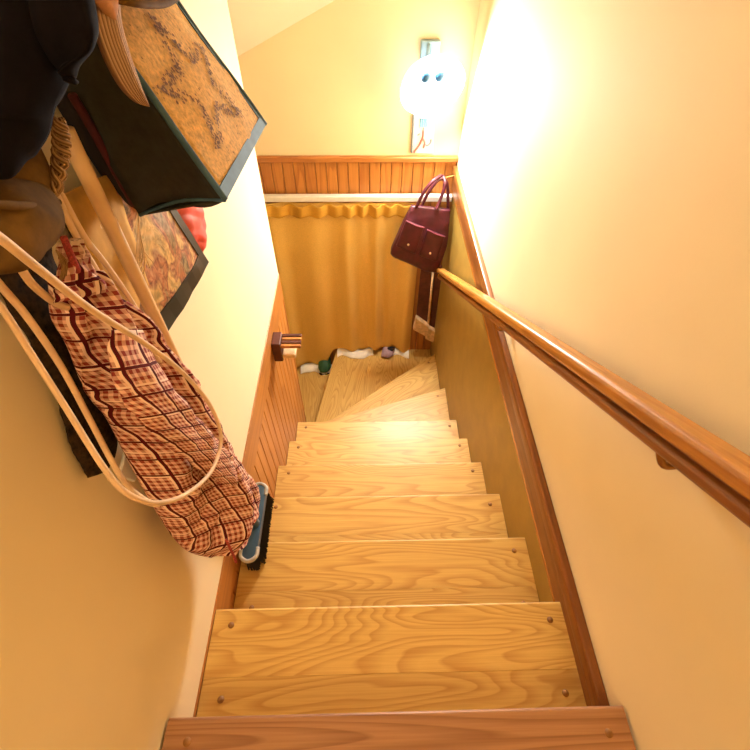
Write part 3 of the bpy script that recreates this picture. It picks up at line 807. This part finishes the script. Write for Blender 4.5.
# printed plastic bag on the wall
pbg = thing('plastic_bag', 'glossy printed shopping bag with dark green border hanging on the wall', 'bag', (-0.4150, 0.7469, 2.9949))
bBL, bBR = Vector((-0.4080, 0.6003, 2.8937)), Vector((-0.4080, 0.9899, 2.8149)); bTR = Vector((-0.4120, 0.8576, 3.1442)); bTL = Vector((-0.4120, 0.5917, 3.1805))
crk = lambda u, v: (.006 * noise.noise(Vector((u * 4, v * 4, 5))) + .008 * math.sin(u * 3.1), 0, 0)
slab('front', [bBL, bBR, bTR, bTL], .004, 'print', pbg, nx=16, ny=16, sag=crk)
def bpt(u, v): return (bBL * (1 - u) + bBR * u) * (1 - v) + (bTL * (1 - u) + bTR * u) * v + Vector(crk(u, v)) + Vector((.003, 0, 0))
def fslab(name, fn, u0, u1, v0, v1, th, mat, parent, nx=10, ny=10):
    vs, fs = [], []
    for s in (0, 1):
        for j in range(ny + 1):
            for i in range(nx + 1):
                vs.append(Vector(fn(u0 + (u1 - u0) * i / nx, v0 + (v1 - v0) * j / ny)) + Vector((th * s, 0, 0)))
    K = (nx + 1) * (ny + 1); ix = lambda i, j, s: s * K + j * (nx + 1) + i
    for j in range(ny):
        for i in range(nx):
            fs += [(ix(i, j, 0), ix(i, j + 1, 0), ix(i + 1, j + 1, 0), ix(i + 1, j, 0)), (ix(i, j, 1), ix(i + 1, j, 1), ix(i + 1, j + 1, 1), ix(i, j + 1, 1))]
    for i in range(nx):
        for j in (0, ny): fs.append((ix(i, j, 0), ix(i + 1, j, 0), ix(i + 1, j, 1), ix(i, j, 1)))
    for j in range(ny):
        for i in (0, nx): fs.append((ix(i, j, 0), ix(i, j + 1, 0), ix(i, j + 1, 1), ix(i, j, 1)))
    return at_root(parent, mesh_obj(name, vs, fs, mat, None, smooth=False))
fslab('border', bpt, 0, 1, 0, .15, .002, 'darkgreen', pbg)
fslab('border', bpt, .92, 1, .15, 1, .002, 'darkgreen', pbg)
bk_ = [p + Vector((-.018, .004, 0)) for p in (bBL, bBR, bTR, bTL)]
slab('back', bk_, .003, 'darkgreen', pbg)
fr = thing('fringe', 'cream frayed fringe hanging beside the printed bag', 'fringe', (-0.3900, 0.7135, 3.0606))
for k in range(16):
    a = random.uniform(-1, 1)
    tube('strand', [(-0.3850, 0.7201, 3.1068), Vector((-0.3850, 0.6965, 3.0873)) + Vector((0, .006 * a, 0)), Vector((-0.3850, 0.6682, 3.0551)) + Vector((random.uniform(-.004, .006), .022 * a, random.uniform(-.01, .02))), Vector((-0.3850, 0.6514, 3.0322)) + Vector((random.uniform(-.004, .008), .040 * a + random.uniform(-.01, .01), random.uniform(-.01, .04)))], .0011, 'beige', fr, n=10, seg=5)

# sand-coloured paper bag, red plastic bag
sb = thing('paper_bag', 'sand coloured flat paper bag behind the broom pole', 'bag', (-0.4200, 0.6642, 3.1292))
slab('front', [(-0.3980, 0.5607, 2.9890), (-0.3980, 0.6745, 2.9923), (-0.4050, 0.7297, 3.1745), (-0.4050, 0.5823, 3.2135)], .004, 'sand', sb, nx=10, ny=10, sag=lambda u, v: (.004 * noise.noise(Vector((u * 4, v * 4, 9))), 0, 0))
slab('back', [(-0.4120, 0.5804, 2.9701), (-0.4120, 0.6983, 2.9735), (-0.4180, 0.7531, 3.1632), (-0.4180, 0.6010, 3.2035)], .003, 'sand', sb)
rb = thing('red_bag', 'crumpled red plastic bag showing beside the jute bag', 'bag', (-0.4200, 0.9903, 2.9202))
loft('body', [((-0.4300, 0.9284, 3.1027), (-0.4250, 1.1152, 3.0052), .012), ((-0.4300, 0.9244, 3.0422), (-0.4250, 1.1119, 2.9169), .016), ((-0.4300, 0.9476, 2.9714), (-0.4250, 1.0940, 2.8653), .014), ((-0.4300, 0.9730, 2.9043), (-0.4250, 1.0637, 2.8311), .010), ((-0.4300, 1.0119, 2.8358), (-0.4250, 1.0224, 2.8165), .003)], 'red', rb, rows=30, seg=24, wr=.008, freq=30)

# ------------------------------------------------------------------ dark jacket
jk = thing('jacket', 'black jacket hanging at the top of the left wall', 'jacket', (-0.3000, 0.4733, 3.3974))
loft('body', [((-0.3800, 0.5463, 3.5358), (-0.2700, 0.6333, 3.5384), .05), ((-0.3700, 0.4877, 3.4718), (-0.2500, 0.5187, 3.4690), .06), ((-0.3600, 0.4493, 3.4427), (-0.2300, 0.4540, 3.4424), .06), ((-0.3500, 0.4228, 3.4239), (-0.2250, 0.4321, 3.4220), .06), ((-0.3400, 0.3952, 3.4091), (-0.2250, 0.4008, 3.4083), .06), ((-0.3300, 0.3682, 3.3949), (-0.2300, 0.3779, 3.3997), .055), ((-0.3300, 0.3525, 3.3770), (-0.2400, 0.3673, 3.3816), .05), ((-0.3300, 0.3410, 3.3624), (-0.2500, 0.3528, 3.3688), .035), ((-0.3300, 0.3428, 3.3538), (-0.2600, 0.3485, 3.3633), .01)],
     'jacket', jk, rows=60, seg=48, wr=.012, freq=12, folds=.006, nf=5)
loft('sleeve', [((-0.2400, 0.4839, 3.5181), (-0.2400, 0.5640, 3.5169), .03), ((-0.2350, 0.4314, 3.4736), (-0.2250, 0.4864, 3.4670), .032), ((-0.2250, 0.3935, 3.4455), (-0.2150, 0.4379, 3.4334), .03), ((-0.2220, 0.3863, 3.4273), (-0.2120, 0.4169, 3.4207), .026), ((-0.2220, 0.3889, 3.4131), (-0.2120, 0.3944, 3.4115), .018), ((-0.2220, 0.3896, 3.4065), (-0.2160, 0.3867, 3.4074), .006)],
     'jacket', jk, rows=40, seg=32, wr=.006, freq=20)

# ------------------------------------------------------------------ tan cap
cp_ = thing('cap', 'tan corduroy cap with rows of stitching on its hanging brim', 'cap', (-0.2500, 0.5855, 3.4019))
def ribbon(name, ea, eb, th, mat, parent, n=28, m=10, bulge=0.0):
    A = [q[0] for q in crom([(Vector(p),) for p in ea], n)]; B = [q[0] for q in crom([(Vector(p),) for p in eb], n)]
    vs, fs, uv = [], [], []
    for s in (0, 1):
        for k in range(n):
            w = B[k] - A[k]; tg = A[min(k + 1, n - 1)] - A[max(k - 1, 0)]
            nn = w.cross(tg); nn = nn.normalized() if nn.length > 1e-9 else Vector((1, 0, 0))
            if nn.x < 0: nn = -nn
            for j in range(m + 1):
                t = j / m
                vs.append(A[k] + w * t + nn * (bulge * math.sin(math.pi * t) + (th if s else 0))); uv.append((t, k / n))
    K = n * (m + 1); ix = lambda j, k, s: s * K + k * (m + 1) + j
    for k in range(n - 1):
        for j in range(m):
            fs.append((ix(j, k, 0), ix(j + 1, k, 0), ix(j + 1, k + 1, 0), ix(j, k + 1, 0)))
            fs.append((ix(j, k, 1), ix(j, k + 1, 1), ix(j + 1, k + 1, 1), ix(j + 1, k, 1)))
        for j in (0, m): fs.append((ix(j, k, 0), ix(j, k + 1, 0), ix(j, k + 1, 1), ix(j, k, 1)))
    for j in range(m):
        for k in (0, n - 1): fs.append((ix(j, k, 0), ix(j + 1, k, 0), ix(j + 1, k, 1), ix(j, k, 1)))
    return at_root(parent, mesh_obj(name, vs, fs, mat, None, smooth=True, uvs=uv))
ribbon('brim', [(-0.2550, 0.5558, 3.4518), (-0.2500, 0.5286, 3.4285), (-0.2480, 0.5164, 3.4092), (-0.2460, 0.5117, 3.3871), (-0.2450, 0.5176, 3.3652), (-0.2450, 0.5310, 3.3491), (-0.2450, 0.5444, 3.3389)],
       [(-0.2450, 0.6157, 3.4439), (-0.2430, 0.5776, 3.4195), (-0.2420, 0.5584, 3.4037), (-0.2420, 0.5526, 3.3845), (-0.2420, 0.5496, 3.3644), (-0.2430, 0.5490, 3.3479), (-0.2440, 0.5485, 3.3394)], .004, 'tan', cp_, bulge=.010)
loft('crown', [((-0.2700, 0.6762, 3.4953), (-0.2700, 0.8586, 3.4872), .02), ((-0.2700, 0.6359, 3.4704), (-0.2700, 0.9028, 3.4473), .065), ((-0.2650, 0.6028, 3.4455), (-0.2650, 0.8983, 3.4062), .075), ((-0.2620, 0.5881, 3.4314), (-0.2620, 0.8824, 3.3841), .055), ((-0.2600, 0.5980, 3.4173), (-0.2600, 0.8099, 3.3766), .04)], 'tan_plain', cp_, rows=30, seg=36)
tube('sweatband', [(-0.2520, 0.5812, 3.4219), (-0.2280, 0.5530, 3.4241), (-0.2200, 0.5886, 3.4144), (-0.2280, 0.6720, 3.3994), (-0.2520, 0.7966, 3.3823)], .004, 'olive_hat', cp_, n=24)
loft('visor_flap', [((-0.2380, 0.5240, 3.4431), (-0.2350, 0.5711, 3.4357), .008), ((-0.2380, 0.5179, 3.4305), (-0.2340, 0.5540, 3.4239), .008), ((-0.2380, 0.5303, 3.4166), (-0.2350, 0.5409, 3.4130), .005), ((-0.2380, 0.5404, 3.4077), (-0.2370, 0.5414, 3.4075), .002)], 'tan_plain', cp_, rows=16, seg=16)

# ------------------------------------------------------------------ olive hat and wool braid
ht = thing('bucket_hat', 'olive cloth bucket hat hanging below the black jacket', 'hat', (-0.3000, 0.3660, 3.3080))
loft('crown', [((-0.3600, 0.4132, 3.3593), (-0.3100, 0.4534, 3.3340), .02), ((-0.3600, 0.3970, 3.3457), (-0.3050, 0.4444, 3.3182), .026), ((-0.3550, 0.3737, 3.3357), (-0.3000, 0.4291, 3.3042), .03), ((-0.3500, 0.3542, 3.3288), (-0.3000, 0.4172, 3.2943), .03)], 'olive_hat', ht, rows=30, seg=36, wr=.006)
loft('brim', [((-0.3450, 0.3506, 3.3351), (-0.3000, 0.4188, 3.2975), .030), ((-0.3400, 0.3334, 3.3320), (-0.2950, 0.4115, 3.2881), .036), ((-0.3350, 0.3139, 3.3268), (-0.2900, 0.3897, 3.2780), .040), ((-0.3350, 0.3040, 3.3185), (-0.2900, 0.3598, 3.2797), .036), ((-0.3350, 0.3077, 3.3067), (-0.3000, 0.3426, 3.2824), .02)], 'olive_hat', ht, rows=30, seg=40, wr=.004)
tube('band', [(-0.3000, 0.3064, 3.3555), (-0.2880, 0.3166, 3.3505), (-0.2810, 0.3333, 3.3404), (-0.2810, 0.3619, 3.3234), (-0.2900, 0.3926, 3.3070), (-0.3100, 0.4382, 3.2847)], .0035, 'olive_hat', ht, n=20)
wb2 = thing('wool_braid', 'frayed tan wool braid dangling by the broom top', 'braid', (-0.2800, 0.4239, 3.3333))
for ph in (0, 2.1, 4.2):
    pts = []
    for k in range(26):
        t = k / 25; base = Vector((-0.2900, 0.4697, 3.3500)) * (1 - t) + Vector((-0.2900, 0.4105, 3.3080)) * t
        r = .003 + .003 * math.sin(t * 3.1)
        pts.append(base + Vector((r * math.cos(ph + t * 16), r * math.sin(ph + t * 16), 0)) + Vector((0, .012 * math.sin(t * 3.1), 0)))
    tube('strand', pts, .0034, 'wool', wb2, seg=8)

# ------------------------------------------------------------------ dark scarf, small white tag
sc_ = thing('scarf', 'dark brown knitted scarf flat against the left wall', 'scarf', (-0.4250, 0.4146, 3.0348))
loft('body', [((-0.4280, 0.4410, 3.2856), (-0.4200, 0.5484, 3.2059), .010), ((-0.4280, 0.4346, 3.2248), (-0.4200, 0.5222, 3.1394), .010), ((-0.4280, 0.4268, 3.1676), (-0.4200, 0.4984, 3.0694), .010), ((-0.4280, 0.4147, 3.0986), (-0.4200, 0.4741, 2.9991), .010), ((-0.4280, 0.3971, 3.0303), (-0.4200, 0.4496, 2.9301), .010), ((-0.4280, 0.3690, 2.9745), (-0.4200, 0.4274, 2.8736), .009), ((-0.4280, 0.3478, 2.9156), (-0.4200, 0.3987, 2.8577), .008), ((-0.4280, 0.3434, 2.8866), (-0.4200, 0.3695, 2.8638), .004)], 'scarf', sc_, rows=70, seg=32, wr=.005, freq=40)
tg = slab('paper_tag', [(-0.4150, 0.3746, 2.8341), (-0.4150, 0.3915, 2.7803), (-0.4150, 0.4394, 2.7919), (-0.4150, 0.4263, 2.8440)], .006, 'white', bevel=.002)
tag(tg, 'small white tag on the wall behind the gingham bag', 'tag')

# ------------------------------------------------------------------ gingham drawstring bag
gb = thing('gingham_bag', 'red and white gingham cloth bag hanging twisted on the left wall', 'bag', (-0.3700, 0.4768, 2.8483))
loft('body', [((-0.3650, 0.4455, 3.1878), (-0.3650, 0.4930, 3.1577), 0.020), ((-0.3650, 0.4251, 3.1686), (-0.3600, 0.5004, 3.1290), 0.028), ((-0.3650, 0.4117, 3.1459), (-0.3550, 0.5149, 3.0810), 0.038), ((-0.3700, 0.4097, 3.0995), (-0.3500, 0.5327, 3.0156), 0.042), ((-0.3750, 0.3963, 3.0392), (-0.3450, 0.5450, 2.9264), 0.044), ((-0.3800, 0.3975, 2.9519), (-0.3400, 0.5593, 2.7982), 0.048), ((-0.3800, 0.3810, 2.8618), (-0.3350, 0.5834, 2.6473), 0.052), ((-0.3800, 0.3626, 2.7360), (-0.3300, 0.6042, 2.4659), 0.056), ((-0.3750, 0.3488, 2.6394), (-0.3300, 0.5948, 2.3132), 0.056), ((-0.3700, 0.3512, 2.5389), (-0.3300, 0.5202, 2.3093), 0.050), ((-0.3650, 0.3766, 2.4336), (-0.3350, 0.4263, 2.3586), .02)],
     'gingham', gb, rows=120, seg=88, wr=.014, freq=15, folds=.018, nf=3.4, twist=1.5, seed=3.1, back=1.0)
loft('ruffle', [((-0.3450, 0.4514, 3.2272), (-0.3450, 0.4812, 3.2155), .008), ((-0.3450, 0.4439, 3.2166), (-0.3450, 0.4815, 3.1959), .012), ((-0.3420, 0.4252, 3.2113), (-0.3420, 0.4727, 3.1848), .012), ((-0.3400, 0.4006, 3.2032), (-0.3400, 0.4716, 3.1615), .016), ((-0.3380, 0.3887, 3.1951), (-0.3380, 0.4710, 3.1428), .012)], 'gingham', gb, rows=30, seg=40, folds=.010, nf=9, wr=.006, freq=40)
loft('fold', [((-0.3050, 0.4000, 3.1434), (-0.3050, 0.4561, 3.0893), .004), ((-0.3100, 0.3629, 3.0954), (-0.3000, 0.4423, 3.0225), .014), ((-0.3000, 0.3531, 3.0248), (-0.2950, 0.4562, 2.9055), .016), ((-0.2950, 0.3716, 2.9131), (-0.2900, 0.4903, 2.7376), .014), ((-0.2900, 0.4378, 2.6706), (-0.2880, 0.5121, 2.5340), .004)], 'gingham', gb, rows=50, seg=32, wr=.005, freq=30)
tube('drawstring', [(-0.3350, 0.4522, 3.2368), (-0.3300, 0.4399, 3.2167), (-0.3280, 0.4328, 3.1916)], .004, 'ginghamd', gb, n=10)
tube('drawstring', [(-0.3000, 0.3684, 2.5641), (-0.3000, 0.3641, 2.5057), (-0.3000, 0.3575, 2.4611)], .003, 'ginghamd', gb, n=8)
for k in range(5):
    tube('thread', [(-0.3300, 0.4241, 3.2380), Vector((-0.3300, 0.4173, 3.2198)) + Vector((0, .003 * k, 0)), Vector((-0.3300, 0.4041, 3.2003)) + Vector((0, .006 * k - .012, .01))], .0008, 'wool', gb, n=8, seg=5)

# ------------------------------------------------------------------ cream cord coil
cc = thing('cord_coil', 'cream flex coiled in long loops over the gingham bag', 'cord', (-0.2700, 0.3093, 3.1252))
tube('loop', [(-0.2400, 0.2490, 3.3931), (-0.2350, 0.2624, 3.3573), (-0.2420, 0.2845, 3.3159), (-0.2550, 0.3271, 3.2390), (-0.2660, 0.3961, 3.1180), (-0.2700, 0.4476, 3.0025), (-0.2700, 0.4768, 2.8855), (-0.2680, 0.4614, 2.8116), (-0.2640, 0.3867, 2.8289), (-0.2620, 0.3075, 2.9051), (-0.2620, 0.2548, 2.9855), ((-0.2680, 0.2364, 3.0483)), (-0.2800, 0.2461, 3.0895), (-0.3200, 0.2954, 3.1301), (-0.3400, 0.3244, 3.1861), (-0.3400, 0.3311, 3.2410), (-0.3400, 0.3272, 3.3044)], .0034, 'cord', cc, n=160)
tube('loop', [(-0.3500, 0.3523, 3.3108), (-0.3600, 0.3664, 3.2374), (-0.3650, 0.3744, 3.1866), (-0.3700, 0.3744, 3.1050), (-0.3700, 0.3583, 3.0185), (-0.3600, 0.3344, 2.9604), (-0.3300, 0.2992, 2.9510), (-0.2850, 0.2644, 2.9713), (-0.2660, 0.2601, 2.9712)], .0040, 'cord', cc, n=60)
tube('loop', [(-0.3400, 0.3632, 3.3098), (-0.3400, 0.3781, 3.2582), (-0.3450, 0.3850, 3.2239), (-0.3500, 0.4021, 3.1851), (-0.3550, 0.4239, 3.1571)], .0042, 'cord', cc, n=40)
tube('loop', [(-0.3500, 0.4943, 3.2905), (-0.3450, 0.4913, 3.2625), (-0.3450, 0.4867, 3.2200), (-0.3450, 0.4896, 3.1539), (-0.3450, 0.4979, 3.0846), (-0.3350, 0.4917, 3.0386), (-0.3250, 0.4889, 2.9884)], .0038, 'cord', cc, n=50)
tube('loop', [(-0.3500, 0.5068, 3.2889), (-0.3500, 0.5065, 3.2543), (-0.3500, 0.5072, 3.2015), (-0.3500, 0.5186, 3.1547), (-0.3500, 0.5296, 3.0984), (-0.3450, 0.5323, 3.0289), (-0.3350, 0.5317, 2.9560)], .0038, 'cord', cc, n=50)

# ------------------------------------------------------------------ ceiling lamp added out of view, stands in for the warm light upstairs
cl = thing('added_ceiling_lamp', 'round warm ceiling lamp added out of view above the landing', 'lamp', (-.28, -1.0, ZROOF))
lathe('base', [(.0001, 0), (.09, 0), (.09, -.03), (.06, -.04)], (-.28, -1.0, ZROOF), (0, 0, 1), 'white', cl, 32)
lathe('globe', [(.06, -.04), (.12, -.06), (.15, -.11), (.15, -.15), (.12, -.20), (.06, -.23), (.0001, -.24)], (-.28, -1.0, ZROOF), (0, 0, 1), 'globe_on', cl, 32)
